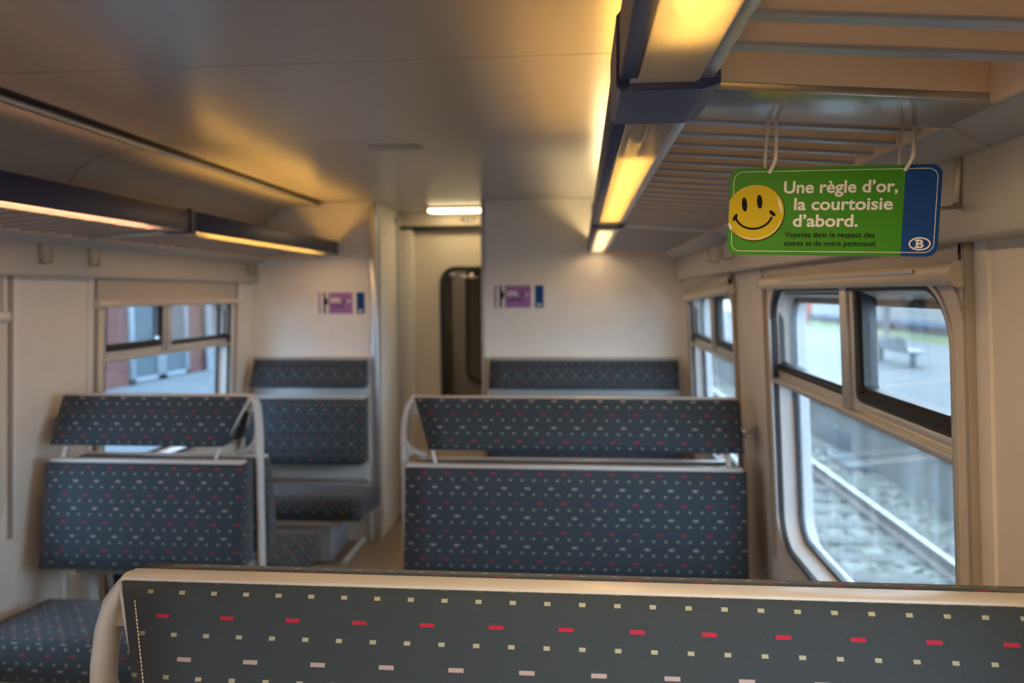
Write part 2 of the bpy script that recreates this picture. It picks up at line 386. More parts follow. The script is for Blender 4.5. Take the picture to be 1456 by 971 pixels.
MB().box(OL, OL + 0.016, YE + 0.06, 5.24, 0.10, 2.10).build('cabinet_panel', M['pillar'], wf, bevel=0.006)
MB().tube([(OL + 0.016, 4.90, 2.0), (OL + 0.022, 4.90, 2.0)], 0.008, 12).build('screw', M['steel'], wf)
mb = MB()
for k in range(70): mb.box(OL, OL + 0.03, 5.27, 5.31, 0.03 + k * 0.03, 0.05 + k * 0.03)
mb.box(OL, OL + 0.02, 5.265, 5.315, 0.02, 2.14); mb.build('ribbed_strip', M['frame'], wf)
MB().box(OL, -1.195, 5.36, 5.44, 0, 2.06).build('door_post', M['pillar'], wf, bevel=0.01)
tag_ = None
# sliding door with rounded window
dr = struct('door_1', (-0.8, 5.43, 0))
DW = rrect(-1.005, -0.50, 0.62, 1.792, 0.11)
mb = MB(); fD = lambda y: (lambda p, q: (p, y, q))
hole_panel(mb, fD(5.425), -1.195, -0.36, 0.01, 2.06, DW); hole_panel(mb, fD(5.46), -1.195, -0.36, 0.01, 2.06, DW)
mb.build('door_leaf', M['door'], dr)
def ring3(mb, loopsf): mb.loft(loopsf)
mb = MB(); g = lambda i, y: [(p, y, q) for p, q in rrect(-1.005 + i, -0.50 - i, 0.62 + i, 1.792 - i, 0.11 - i * 0.8)]
mb.loft([g(-0.006, 5.424), g(-0.004, 5.410), g(0.024, 5.410), g(0.026, 5.45)]); mb.build('window_gasket', M['rubber'], dr, smooth=True)
mb = MB(); mb.add(g(0.02, 5.44), [tuple(range(len(DW)))]); mb.build('window_pane', M['glassd'], dr)
# vestibule and neighbouring car seen through the door glass
vb = struct('wall_vestibule', (-0.8, 6, 0))
MB().box(-2.3, -2.2, 5.5, 12.0, 0, 2.2).build('vestibule_side', M['wall'], vb)
MB().box(0.6, 0.7, 5.5, 12.0, 0, 2.2).build('vestibule_side', M['wall'], vb)
MB().box(-2.3, 0.7, 5.5, 12.0, 2.185, 2.2).build('vestibule_ceiling', M['ceil'], vb)
MB().box(-2.3, 0.7, 12.0, 12.1, 0, 2.2).build('vestibule_end', M['wall'], vb)
MB().box(-2.3, -1.50, 5.46, 5.52, 0, 2.2).build('vestibule_back', M['wall'], vb)
MB().box(-0.41, 0.7, 5.46, 5.52, 0, 2.2).build('vestibule_back', M['wall'], vb)
MB().box(-1.55, -1.30, 5.46, 5.52, 0, 2.2).build('vestibule_back', M['wall'], vb)
MB().box(-2.3, -1.25, 6.52, 6.56, 0.0, 1.25).build('vestibule_panel', M['box'], vb)
d2 = struct('door_2', (-0.6, 6.5, 0))
D2 = rrect(-0.985, -0.35, 0.82, 1.85, 0.12)
mb = MB(); hole_panel(mb, fD(6.50), -1.10, 0.3, 0.01, 2.06, D2); mb.build('door_leaf', M['door'], d2)
g2 = lambda i, y: [(p, y, q) for p, q in rrect(-0.985 + i, -0.35 - i, 0.82 + i, 1.85 - i, 0.12 - i * 0.8)]
mb = MB(); mb.loft([g2(-0.004, 6.499), g2(-0.004, 6.488), g2(0.03, 6.488), g2(0.03, 6.52)]); mb.build('window_gasket', M['rubber'], d2, smooth=True)

# ------------------------------------------------------------------ windows
def window(idx, s, a, b, gm):
    wn = struct('window_%d' % idx, WP(s, (a + b) / 2, 1.2))
    L = lambda i, n, extra=0.0: [WP(s, y, z, n) for y, z in rrect(a + i, b - i, WZ0 + i, WZ1 - i, max(0.03, WR - i * 0.9))]
    MB().loft([L(0.0, -0.002), L(0.0, 0.006), L(0.038, 0.006), L(0.040, 0.0)]).build('window_flange', M['beige'], wn, smooth=True)
    MB().loft([L(0.040, 0.0), L(0.041, 0.009), L(0.049, 0.009), L(0.050, -0.004)]).build('window_bead', M['silver'], wn, smooth=True)
    MB().loft([L(0.049, -0.004), L(0.051, 0.003), L(0.062, 0.003), L(0.064, -0.012)]).build('window_seal', M['rubber'], wn, smooth=True)
    MB().loft([L(0.063, -0.010), L(0.086, -0.058)]).build('window_jamb', M['jamb'], wn, smooth=True)
    MB().loft([L(0.084, -0.060), L(0.085, -0.050), L(0.098, -0.050), L(0.100, -0.066)]).build('window_seal', M['rubber'], wn, smooth=True)
    MB().loft([L(0.084, -0.062), L(0.075, -0.102)]).build('window_jamb', M['outer'], wn, smooth=True)
    zr0, zr1 = 1.298, 1.340
    m0, m1 = a + 0.545, a + 0.625
    # lower pane and upper fixed pane
    y0, y1 = a + 0.09, b - 0.09
    mb = MB(); lo = [p for p in rrect(y0, y1, WZ0 + 0.09, zr1, 0.07)]
    mb.add([WP(s, y, z, -0.060) for y, z in lo], [tuple(range(len(lo)))]); mb.build('window_pane', gm, wn)
    Ib = lambda yy0, yy1, z0, z1, d0, d1: [WP(s, yy0, z0, d0), WP(s, yy1, z0, d0), WP(s, yy1, z0, d1), WP(s, yy0, z0, d1),
                                            WP(s, yy0, z1, d0), WP(s, yy1, z1, d0), WP(s, yy1, z1, d1), WP(s, yy0, z1, d1)]
    mb = MB()
    mb.hexa(Ib(a + 0.055, b - 0.055, zr0, zr0 + 0.018, -0.058, 0.004)); mb.hexa(Ib(a + 0.055, b - 0.055, zr0 + 0.018, zr1, -0.058, -0.012))
    mb.build('window_rail', M['silver'], wn, bevel=0.004)
    mb = MB(); mb.hexa(Ib(m0, m1, zr0 + 0.02, WZ1 - 0.05, -0.055, -0.004)); mb.hexa(Ib(m0 + 0.02, m1 - 0.012, zr0 + 0.02, WZ1 - 0.05, -0.004, 0.004))
    mb.build('window_mullion', M['silver'], wn, bevel=0.003)
    # fixed pane
    def pane_frame(nm, yy0, yy1, z0, z1, wd, d0, d1, mat):
        q = MB()
        def R(i, n): return [WP(s, y, z, n) for y, z in rrect(yy0 + i, yy1 - i, z0 + i, z1 - i, 0.012)]
        q.loft([R(0, d0), R(0, d1 - 0.004), R(0.004, d1), R(wd * 0.55, d1), R(wd * 0.6, d1 - 0.008), R(wd, d1 - 0.008), R(wd, d0)]); o = q.build(nm, mat, wn, smooth=True)
        q = MB(); q.add(R(wd - 0.002, (d0 + d1) / 2 - 0.004), [tuple(range(len(R(0, 0))))]); q.build('window_pane', gm, wn); return o
    pane_frame('window_gasket', m1 - 0.006, b - 0.052, zr1 + 0.001, WZ1 - 0.050, 0.022, -0.056, -0.010, M['rubber'])
    pane_frame('window_sash', a + 0.060, m0, zr1 + 0.004, WZ1 - 0.030, 0.034, -0.045, -0.006, M['rubber'])
    if s < 0: MB().tube([WP(s, m0 - 0.05, zr1 + 0.045, -0.012), WP(s, m0 - 0.05, zr1 + 0.045, 0.004)], 0.011, 14).build('window_latch', M['steel'], wn, smooth=True)
    mb = MB()
    for yy in (a - 0.022, b + 0.008):
        mb.hexa(Ib(yy, yy + 0.005, WZ0 - 0.02, 1.69, 0, 0.014)); mb.hexa(Ib(yy + 0.009, yy + 0.014, WZ0 - 0.02, 1.69, 0, 0.014))
    mb.build('window_guide', M['beige2'], wn, bevel=0.002)
    # strip of wall panel beside the guide
    return wn
k = 1
for s in (1, -1):
    for a, b in WINS:
        window(k, s, a, b, M['glass'] if s > 0 else M['glassl']); k += 1

# ------------------------------------------------------------------ seats
def pad(name, parent, Wd, H, T, mapf, bulge=0.012, r=0.022, u0=0.0, v0=0.0, mat=None, vs=1.0, us=1.0):
    """upholstered slab: a along the bench, h up its face, d depth (0 = front face); mapf(a, h, d) -> world"""
    bm = bmesh.new()
    nx, nh = 14, 6
    g = {}
    def vert(i, j, d): 
        key = (i, j, d)
        if key not in g: g[key] = bm.verts.new((Wd * i / nx, H * j / nh, d))
        return g[key]
    fs = []
    for i in range(nx):
        for j in range(nh):
            bm.faces.new([vert(i, j, 0), vert(i + 1, j, 0), vert(i + 1, j + 1, 0), vert(i, j + 1, 0)])
            bm.faces.new([vert(i, j, T), vert(i, j + 1, T), vert(i + 1, j + 1, T), vert(i + 1, j, T)])
    for i in range(nx):
        bm.faces.new([vert(i, 0, T), vert(i + 1, 0, T), vert(i + 1, 0, 0), vert(i, 0, 0)])
        bm.faces.new([vert(i, nh, 0), vert(i + 1, nh, 0), vert(i + 1, nh, T), vert(i, nh, T)])
    for j in range(nh):
        bm.faces.new([vert(0, j, T), vert(0, j, 0), vert(0, j + 1, 0), vert(0, j + 1, T)])
        bm.faces.new([vert(nx, j, 0), vert(nx, j, T), vert(nx, j + 1, T), vert(nx, j + 1, 0)])
    es = [e for e in bm.edges if e.calc_face_angle(0) > 1.0]
    bmesh.ops.bevel(bm, geom=es, offset=r, segments=5, profile=0.5, affect='EDGES', clamp_overlap=True)
    uvl = bm.loops.layers.uv.new('UVMap')
    bm.normal_update()
    for f in bm.faces:
        n = f.normal
        for lp in f.loops:
            x, h, d = lp.vert.co; wx = mapf(x, h, 0).x; sx = 1 if mapf(Wd, h, 0).x > mapf(0, h, 0).x else -1
            if abs(n.x) > 0.72: uvc = (wx + sx * (d if n.x > 0 else -d), h)
            elif abs(n.y) > 0.72: uvc = (wx, (H + d if n.y > 0 else -d))
            else: uvc = (wx, h)
            lp[uvl].uv = (uvc[0] * us + u0, uvc[1] * vs + v0)
    for v in bm.verts:
        x, h, d = v.co
        tx, th = x / Wd, h / H
        e = min(1.0, max(0.0, min(tx, 1 - tx) * Wd / 0.09)) * (1 - (2 * th - 1) ** 4)
        dd = d - bulge * e * (1 - d / T)
        v.co = mapf(x, h, dd)
    bmesh.ops.recalc_face_normals(bm, faces=bm.faces)
    me = bpy.data.meshes.new(name); bm.to_mesh(me); bm.free(); me.materials.append(mat or M['fabric'])
    for p in me.polygons: p.use_smooth = True
    o = bpy.data.objects.new(name, me); COL.objects.link(o)
    if parent is not None: o.parent = parent; o.matrix_parent_inverse = Matrix.Translation(-parent.location)
    return o

def bench(name, label, yc, xa, xw, faces, prot=0.02, slant=True, uh=0.0, ul=0.0, group='patterned train benches', seam=False, overhang=0.03, dz=0.0, us=1.0, vh=0.037):
    """bench; xa aisle end, xw wall end (x); faces: sides (-1 towards the camera, +1 away) that carry cushions"""
    D = 1 if xw > xa else -1; W_ = abs(xw - xa)
    t = thing(name, label, 'train seat', ((xa + xw) / 2, yc, 0), group)
    X = lambda a: xa + D * a
    single = len(faces) == 1
    for sg in faces:
        # headrest
        rear = sg > 0
        HH = 0.186 if rear else 0.185
        def hm(a, h, d, sg=sg, HH=HH, rear=rear):
            tt = h / HH; off = lerp(0.112, 0.047 if rear else 0.024, tt)
            dd = d * lerp(1.0, 0.40 if rear else 0.16, tt)
            end0 = lerp(0.085, 0.012, tt) if slant else 0.0
            aa = end0 + a / W_ * (W_ - 0.006 - end0)
            return Vector((X(aa), yc + sg * (off - dd), 1.014 + dz + h))
        hr = pad('headrest', t, W_, HH, 0.085, hm, bulge=0.007, r=0.020, u0=uh, v0=vh, vs=1.09, us=us)
        if seam and slant:
            mb = MB(); nst = 34
            for i in range(nst):
                h0 = 0.022 + (0.165 - 0.022) * i / nst; h1 = h0 + 0.0028
                p = [hm(0.017 * (1 if W_ > 1 else 1), hh, -0.0035) for hh in (h0, h1)]
                mb.tube(p, 0.0008, 6)
            mb.build('seam_stitching', M['thread'], hr)
        # lower back
        LH = 0.385 if rear else 0.403
        def lm(a, h, d, sg=sg, LH=LH):
            tt = h / LH; off = lerp(0.196, 0.135, tt)
            dd = d * lerp(1.0, 0.72, tt)
            return Vector((X(a), yc + sg * (off - dd), 0.545 + dz + h))
        pad('backrest', t, W_, LH, 0.15, lm, bulge=0.014, r=0.024, u0=ul, v0=0.0985)
        # seat cushion
        def cm(a, h, d, sg=sg):
            off = 0.635 - h * 1.0
            z = 0.452 - 0.035 * (h / 0.46) - d
            return Vector((X(a - overhang), yc + sg * (off + 0.03 * max(0, 1 - d / 0.05) * 0), z))
        pad('seat_cushion', t, W_ + overhang - 0.02, 0.46, 0.125, cm, bulge=0.012, r=0.035, u0=ul, v0=0.0)
        # boards and support below
        b0, b1 = sorted((yc + sg * 0.19, yc + sg * 0.60))
        MB().box(X(0.02), X(W_ - 0.02), b0, b1, 0.285, 0.315).build('seat_board', M['frame'], t, bevel=0.006)
        b0, b1 = sorted((yc + sg * 0.10, yc + sg * 0.45))
        MB().box(X(0.12), X(W_ - 0.03), b0, b1, 0.02, 0.285).build('heater_box', M['box'], t, bevel=0.012)
        mb = MB(); mb.tube([(X(0.05), yc + sg * 0.03, 0.02), (X(0.05), yc + sg * 0.44, 0.015)], 0.016, 10, 0.022)
        mb.build('foot', M['frame'], t, smooth=True)
    # frame
    y0, y1 = (yc - 0.019, yc + 0.019) if not single else (yc - 0.02, yc + 0.02)
    MB().box(X(0.006), X(W_ - 0.01), y0, y1, 1.187 + dz, 1.2035 + dz).build('top_rail', M['frame'], t, bevel=0.004)
    ty = 0.150
    ta, tb = (yc - ty, yc + ty) if not single else sorted((yc + faces[0] * ty, yc + 0.01))
    for sg in faces:
        b0, b1 = sorted((yc + sg * 0.128, yc + sg * 0.085)); zt = 0.962 if sg < 0 else 0.938
        MB().box(X(0.0), X(W_ - 0.01), b0, b1, zt - 0.014 + dz, zt + dz).build('tray_rail', M['frame'], t, bevel=0.005)
    mb = MB(); mb.box(X(0.02), X(W_ - 0.02), yc - 0.02, yc + 0.02, 0.46, 0.53)
    if single: mb.box(X(0.0), X(W_ - 0.01), *sorted((yc + faces[0] * 0.06, yc + 0.01)), 0.42, 0.53)
    mb.build('back_beam', M['frame'], t, bevel=0.005)
    if single:
        MB().box(X(0.0), X(W_), *sorted((yc + faces[0] * 0.03, yc + 0.02)), 0.42, 1.195).build('back_panel', M['frame'], t, bevel=0.004)
    if slant:
        p = prot
        path = [(0.014, 1.198), (0.006, 1.19), (-0.006 - p * 0.3, 1.165), (-0.010 - p * 0.6, 1.13), (-0.012 - p * 0.85, 1.08), (-0.012 - p, 1.02), (-0.010 - p, 0.95), (-0.008 - p, 0.8), (-0.006 - p, 0.5), (-0.005 - p, 0.0)]
        mb = MB(); mb.tube([(X(a), yc, z) for a, z in path], 0.015, 14, 0.024)
        fil = []
        for i in range(9):
            an = math.radians(180 + 90 * i / 8); fil.append((0.075 - p + 0.083 * math.cos(an), 1.055 + 0.083 * math.sin(an)))
        mb.tube([(X(a), yc, z) for a, z in fil], 0.012, 12, 0.022)
        for i in range(8):   # web in the corner under the loop
            (a0, z0), (a1, z1) = fil[i], fil[i + 1]
            mb.hexa([(X(-0.012 - p), yc - 0.01, z0), (X(a0), yc - 0.01, z0), (X(a0), yc + 0.01, z0), (X(-0.012 - p), yc + 0.01, z0),
                     (X(-0.012 - p), yc - 0.01, z1), (X(a1), yc - 0.01, z1), (X(a1), yc + 0.01, z1), (X(-0.012 - p), yc + 0.01, z1)])
        # web at the apex
        mb.prism([(0.016, 1.20), (-0.008 - p * 0.4, 1.165), (-0.012 - p * 0.6, 1.135), (0.016, 1.135), (0.040, 1.14)], lambda a, z, y: (X(a), y, z), yc - 0.010, yc + 0.010)
        mb.build('end_post', M['frame'], t, smooth=True)
        for sg in faces:
            mb = MB(); mb.tube([(X(0.008), yc + sg * 0.012, 1.195), (X(0.040), yc + sg * 0.045, 1.13), (X(0.088), yc + sg * 0.088, 1.03), (X(0.112), yc + sg * 0.118, 0.965)], 0.007, 10, 0.010)
            mb.build('strut', M['frame'], t, smooth=True)
    else:
        MB().box(X(-0.004), X(0.022), yc - 0.02, yc + 0.02, 0.0, 1.20).build('end_post', M['frame'], t, bevel=0.006)
    for sg in faces:
        if not single:
            mb = MB(); mb.tube([(X(W_ - 0.06), yc + sg * 0.07, 1.05), (X(W_ - 0.06), yc + sg * 0.11, 0.965)], 0.010, 10); mb.build('strut', M['frame'], t, smooth=True)
            mb = MB(); mb.tube([(X(W_ - 0.06), yc + sg * 0.12, 0.58), (X(W_ - 0.06), yc + sg * 0.16, 0.31)], 0.013, 10); mb.build('strut', M['frame'], t, smooth=True)
    if not single:
        mb = MB(); wx = wallx(D, 1.08)
        mb.box(X(W_ - 0.02), wx, yc - 0.012, yc + 0.012, 1.068, 1.086); mb.box(wx - D * 0.012, wx, yc - 0.02, yc + 0.02, 1.06, 1.105)
        mb.tube([(X(W_ + 0.015), yc, 1.07), (X(W_ + 0.015), yc, 1.052)], 0.008, 10); mb.build('wall_bracket', M['steel'], t, bevel=0.002)
        MB().box(X(W_ - 0.09), X(W_ - 0.05), yc - 0.03, yc + 0.03, 0.0, 0.50).build('wall_leg', M['frame'], t, bevel=0.006)
    return t
bench('train_bench', 'closest double-sided bench, its headrest and pale top rail filling the bottom of the photo', 0.998, -0.645, 0.615, (-1, 1), 0.026, uh=0.5617, ul=0.60, seam=True, dz=0.006, us=0.955, vh=0.017)
bench('train_bench', 'wide double-sided bench standing beside the big window with the rails outside', 2.90, -0.655, 0.60, (-1, 1), 0.022, uh=0.5964, ul=0.6044)
bench('train_bench', 'narrow double-sided bench on the left of the aisle with its end frame showing', 2.90, -1.295, -2.095, (-1, 1), 0.004, uh=1.979, ul=1.935)
bench('train_bench', 'wall bench under the purple poster, to the right of the door', YE - 0.022, -0.565, 0.605, (-1,), slant=False, uh=0.5264, ul=0.57)
bench('train_bench', 'wall bench under the purple poster, to the left of the door, its seat cushion showing', YE - 0.022, -1.345, -2.10, (-1,), slant=False, uh=2.0434, ul=2.0, overhang=0.105)

# ------------------------------------------------------------------ luggage racks
def fx(s): return (lambda x: x) if s > 0 else (lambda x: 2 * XC - x)
ZL = 1.86
SEGS = [(-0.88, 0.955), (1.14, 2.925), (2.985, 4.735)]
COVERS = [(-0.98, -0.88), (0.955, 1.14), (2.925, 2.985)]
def zr(x): return lerp(ZL, 1.832, (x - 0.165) / 0.385)     # the rack falls towards the wall (right-hand x)
for s in (1, -1):
    f = fx(s)
    t = thing('luggage_rack', 'slatted luggage rack above the windows with the green sign hanging under it' if s > 0 else 'slatted luggage rack along the left wall above the windows',
              'luggage rack', (f(0.3), 1.9, ZL), 'luggage racks')
    MB().box(f(0.141), f(0.164), YB, YE - 0.02, ZL, ZL + 0.045).build('front_rail', M['alu'], t, bevel=0.005)
    ends = [(-2.4, -0.98), (-0.82, 1.0), (1.15, 2.93), (3.01, 4.74)]
    for i, (a, b) in enumerate(ends):
        mb = MB()
        n = int((b - a) / 0.093)
        for q in range(n + 1):
            y = b - 0.03 - q * 0.093 if i == 1 else a + 0.040 + q * 0.0915
            if i == 1: y = 0.834 - q * 0.09
            if y < a + 0.02 or y > b - 0.03: continue
            x0, x1 = 0.160, 0.505
            for mi, (dy0, dy1, dz0, dz1) in enumerate(((0.0, 0.006, 0.0045, 0.030), (-0.001, 0.020, 0.0, 0.0045))):
                P_ = []; mb.cur = mi
                for (x, yy, zz) in ((x0, y + dy0, dz0), (x1, y + dy0, dz0), (x1, y + dy1, dz0), (x0, y + dy1, dz0), (x0, y + dy0, dz1), (x1, y + dy0, dz1), (x1, y + dy1, dz1), (x0, y + dy1, dz1)):
                    P_.append((f(x), yy, zr(x) + zz))
                mb.hexa(P_)
        mb.build('slat_panel', [M['slat'], M['slatlip']], t)
    mb = MB()
    for a, b in ((-0.98, -0.82), (1.0, 1.15), (2.93, 3.01)):
        P_ = [(f(x), y, zr(x) + dz) for dz in (-0.002, 0.008) for x, y in ((0.163, a), (0.553, a), (0.553, b), (0.163, b))]
        MB().hexa(P_).build('bracket', M['steel'], t, bevel=0.001)
        for yy in (a, b - 0.004):
            MB().hexa([(f(x), y, zr(x) + dz) for dz in (0.0085, 0.058) for x, y in ((0.163, yy), (0.553, yy), (0.553, yy + 0.004), (0.163, yy + 0.004))]).build('bracket_side', M['slat'], t)
    for a, b in ends:
        MB().hexa([(f(x), y, zr(x) + dz) for dz in (-0.004, 0.07) for x, y in ((0.503, a), (0.512, a), (0.512, b), (0.503, b))]).build('side_plate', M['slat'], t)
    prof = [(0.512, 1.836), (0.545, 1.815), (0.560, 1.806), (0.585, 1.803), (0.607, 1.806), (0.612, 1.84), (0.600, 1.856), (0.560, 1.862), (0.512, 1.862)]
    for a, b in ((YB, -0.88), (-0.87, 1.135), (1.143, 2.985), (2.993, YE - 0.005)):
        MB().prism(prof, lambda x, z, y: (f(x), y, z), a, b).build('rear_tube', M['rackw'], t, bevel=0.004)
    MB().prism([(0.580, 1.682), (0.586, 1.678), (0.634, 1.678), (0.632, 1.808), (0.580, 1.808)], lambda x, z, y: (f(x), y, z), YB, YE - 0.005).build('wall_beam', M['beam'], t, bevel=0.003)
    MB().box(f(0.163), f(0.51), YE - 0.06, YE - 0.01, 1.83, 1.86).build('end_panel', M['slat'], t, bevel=0.003)

# strip lights carried by the rack fronts
tube_cols = {'near': ((1.0, 0.51, 0.09), 1.0), 'warm': ((1.0, 0.51, 0.09), 1.0), 'pink': ((1.0, 0.45, 0.22), 0.9), 'white': ((1.0, 0.72, 0.34), 1.1)}
def strip_light(s, a, b, l0, l1, kind, label, end_mod=False):
    f = fx(s)
    t = thing('strip_light', label, 'strip light', (f(0.1), (a + b) / 2, ZL), 'strip lights on the rack fronts')
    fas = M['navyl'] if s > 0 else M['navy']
    MB().prism([(0.047, ZL - 0.001), (0.052, ZL - 0.004), (0.070, ZL - 0.003), (0.070, ZL), (0.060, ZL + 0.004), (0.060, ZL + 0.078), (0.050, ZL + 0.078), (0.047, ZL + 0.07)],
               lambda x, z, y: (f(x), y, z), a, b).build('fascia', fas, t, bevel=0.0015)
    d = MB().box(f(0.0695), f(0.1405), a + 0.02, b - 0.02 if not end_mod else b - 0.015, ZL - 0.008, ZL - 0.005)
    d.build('diffuser', M['diff'], t)
    MB().box(f(0.060), f(0.1405), a, a + 0.02, ZL - 0.004, ZL + 0.07).build('end_cap', M['rackw'], t)
    MB().box(f(0.060), f(0.1405), b - 0.02 if not end_mod else b - 0.015, b, ZL - 0.004, ZL + 0.07).build('end_cap', M['rackw'], t)
    MB().box(f(0.1365), f(0.1395), a + 0.021, b - 0.021, ZL + 0.0, ZL + 0.077).build('reflector', M['rackw'], t)
    c, k_ = tube_cols[kind]
    if kind == 'pink': MB().box(f(0.064), f(0.124), a + 0.021, b - 0.021, ZL + 0.062, ZL + 0.066).build('added_shield', M['rackw'], t)  # unseen strip added to hold the pink tube's light off the ceiling
    ld = bpy.data.lights.new('lamp_light', 'AREA'); ld.shape = 'RECTANGLE'; ld.size = 0.065; ld.size_y = l1 - l0
    ld.energy = DOWN * (l1 - l0) * {'near': 3.9, 'warm': 0.9, 'pink': 0.8, 'white': 0.6}[kind]; ld.color = {'near': (1.0, 0.68, 0.36), 'pink': (1.0, 0.68, 0.48)}.get(kind, (1.0, 0.64, 0.34))
    lo = bpy.data.objects.new('lamp_light', ld); COL.objects.link(lo); lo.location = (f(0.105), (l0 + l1) / 2, ZL - 0.011); lo.parent = t; lo.matrix_parent_inverse = Matrix.Translation(-t.location)
    m = emit('tube_' + kind, c, TUBE * k_)
    MB().tube([(f(0.106), l0, ZL + 0.034), (f(0.106), l1, ZL + 0.034)], 0.013, 12).build('tube', m, t, smooth=True)
    mb = MB(); mb.tube([(f(0.106), l0 - 0.03, ZL + 0.034), (f(0.106), l0, ZL + 0.034)], 0.014, 12); mb.build('tube_cap', M['alu'], t, smooth=True); mb = MB(); mb.tube([(f(0.106), l1, ZL + 0.034), (f(0.106), min(l1 + 0.03, b - 0.021), ZL + 0.034)], 0.014, 12)
    mb.build('tube_cap', M['alu'], t, smooth=True)
    return t
def cover(s, a, b, label):
    f = fx(s)
    o = MB().prism([(0.044, ZL - 0.006), (0.050, ZL - 0.013), (0.150, ZL - 0.013), (0.170, ZL - 0.006), (0.170, ZL + 0.01), (0.062, ZL + 0.01), (0.062, ZL + 0.085), (0.050, ZL + 0.085), (0.044, ZL + 0.078)],
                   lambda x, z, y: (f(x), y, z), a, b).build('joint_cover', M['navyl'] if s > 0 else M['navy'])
    return tag(o, label, 'cover', 'covers between the strip lights')
strip_light(1, -0.88, 0.955, -0.70, 0.800, 'near', 'strip light cut by the top edge of the photo, nearest segment on the sign side')
strip_light(1, 1.14, 2.925, 1.46, 2.74, 'warm', 'long strip light with a prismatic cover just beyond the blue joint cover')
strip_light(1, 2.985, 4.735, 3.16, 4.70, 'white', 'small white glowing strip light at the far end of the right rack', True)
strip_light(-1, 1.04, 2.90, 1.30, 2.74, 'pink', 'strip light with navy fascia and pinkish glow along the left rack')
strip_light(-1, 2.93, 4.735, 3.12, 4.56, 'warm', 'strip light with navy fascia and yellow glow, at the far end of the left rack')
strip_light(-1, -0.88, 0.955, -0.70, 0.80, 'pink', 'strip light on the left rack beyond the edge of the photo')
cover(1, 0.955, 1.14, 'wide navy joint cover between two strip lights, above the green sign')
cover(1, 2.925, 2.985, 'narrow grey-blue joint cover before the small white end light')
cover(-1, 0.955, 1.045, 'navy joint cover on the left rack beyond the edge of the photo')
cover(-1, 2.898, 2.932, 'thin navy joint cover between the two left strip lights')

# ------------------------------------------------------------------ hooks under the rack tubes
def hook(s, y, label):
    f = fx(s)
    mb = MB(); pr = [(0.578, 1.806), (0.578, 1.735), (0.573, 1.728), (0.545, 1.728), (0.539, 1.733), (0.534, 1.765)]
    th = 0.0022
    for (x0, z0), (x1, z1) in zip(pr[:-1], pr[1:]):
        dx, dz = x1 - x0, z1 - z0; l = math.hypot(dx, dz); nx, nz = -dz / l * th, dx / l * th
        ww = 0.010
        mb.prism([(x0 - nx, z0 - nz), (x1 - nx, z1 - nz), (x1 + nx, z1 + nz), (x0 + nx, z0 + nz)], lambda x, z, yy: (f(x), yy, z), y - ww, y + ww)
    o = mb.build('coat_hook', M['hook'], bevel=0.0008)
    tag(o, label, 'hook', 'coat hooks under the racks')
    # notched tip
    mb = MB()
    for q in (-1, 1):
        mb.prism([(0.0, 0.0), (q * 0.010, 0.0), (q * 0.010, 0.022), (q * 0.006, 0.024)], lambda p_, z, x: (f(x), y + p_, 1.764 + z), 0.531, 0.5355)
    mb.build('hook_tip', M['hook'], o)
    return o
hook(1, 1.235, 'steel coat hook just right of the green sign, under the rack tube')
hook(1, 2.95, 'small coat hook half hidden behind the lower left corner of the green sign')
hook(1, 3.26, 'small coat hook on the right beam beyond the sign, farther from it')
hook(-1, 2.76, 'coat hook on the left beam nearest the photo edge')
hook(-1, 3.055, 'coat hook on the left beam, above the left edge of the window blind')
hook(-1, 4.59, 'coat hook on the left beam at its far end by the partition')

# ------------------------------------------------------------------ blinds
def blind(s, y0, y1, zb0, zb1, label, h=0.034, wrinkle=0.0):
    t = thing('window_blind', label, 'blind', WP(s, (y0 + y1) / 2, (zb0 + zb1) / 2, 0.02), 'roller blinds')
    n = 24; top = 1.70
    loops = []
    for i in range(n + 1):
        u = i / n; y = lerp(y0 + 0.012, y1 - 0.012, u); zb = lerp(zb0, zb1, u) + h * 0.8
        loops.append([WP(s, y, lerp(zb, top, q / 8), 0.016 + wrinkle * math.sin(math.pi * q / 8) * (0.6 + 0.5 * math.sin(5 * u + q)) + 0.0012 * math.sin(q * 2.4)) for q in range(9)])
    MB().loft(loops, closed=False).build('blind_fabric', M['blindf'], t, smooth=True)
    def sec(u, y):
        zb = lerp(zb0, zb1, u); r = h / 2
        return [WP(s, y, zb + r + r * math.sin(a), 0.020 + 0.014 * math.cos(a)) for a in [2 * math.pi * q / 14 for q in range(14)]]
    MB().loft([sec(0, y0 + 0.006), sec(1, y1 - 0.006)], caps=True).build('bottom_bar', M['beige'], t, smooth=True)
    mb = MB(); zm0, zm1 = zb0 + h * 0.62, zb1 + h * 0.62
    mb.hexa([WP(s, lerp(y0, y1, u), lerp(zm0, zm1, u) + dz, n_) for dz in (0, 0.006) for u, n_ in ((0.1, 0.030), (0.80, 0.030), (0.80, 0.037), (0.1, 0.037))])
    mb.build('grip_lip', M['alu'], t)
    for u, ya, yb in ((0, y0, y0 + 0.008), (1, y1 - 0.008, y1)):
        zb = lerp(zb0, zb1, u); r = h / 2 + 0.003
        MB().loft([[WP(s, y, zb + h / 2 + r * math.sin(a), 0.020 + 0.017 * math.cos(a)) for a in [2 * math.pi * q / 16 for q in range(16)]] for y in (ya, yb)], caps=True).build('end_cap', M['beige'], t, smooth=True)
    return t
blind(1, 1.285, 2.625, 1.609, 1.609, 'rolled-up blind with beige bar over the big window near the green sign', 0.038)
blind(1, 3.14, 4.52, 1.592, 1.545, 'crooked crumpled blind over the farthest window on the right', 0.040, 0.022)
blind(-1, 3.135, 4.50, 1.548, 1.548, 'short grey blind with beige bar over the left window with brick outside')
blind(-1, 1.26, 2.615, 1.505, 1.505, 'grey blind cut off by the left edge of the photo', 0.04)

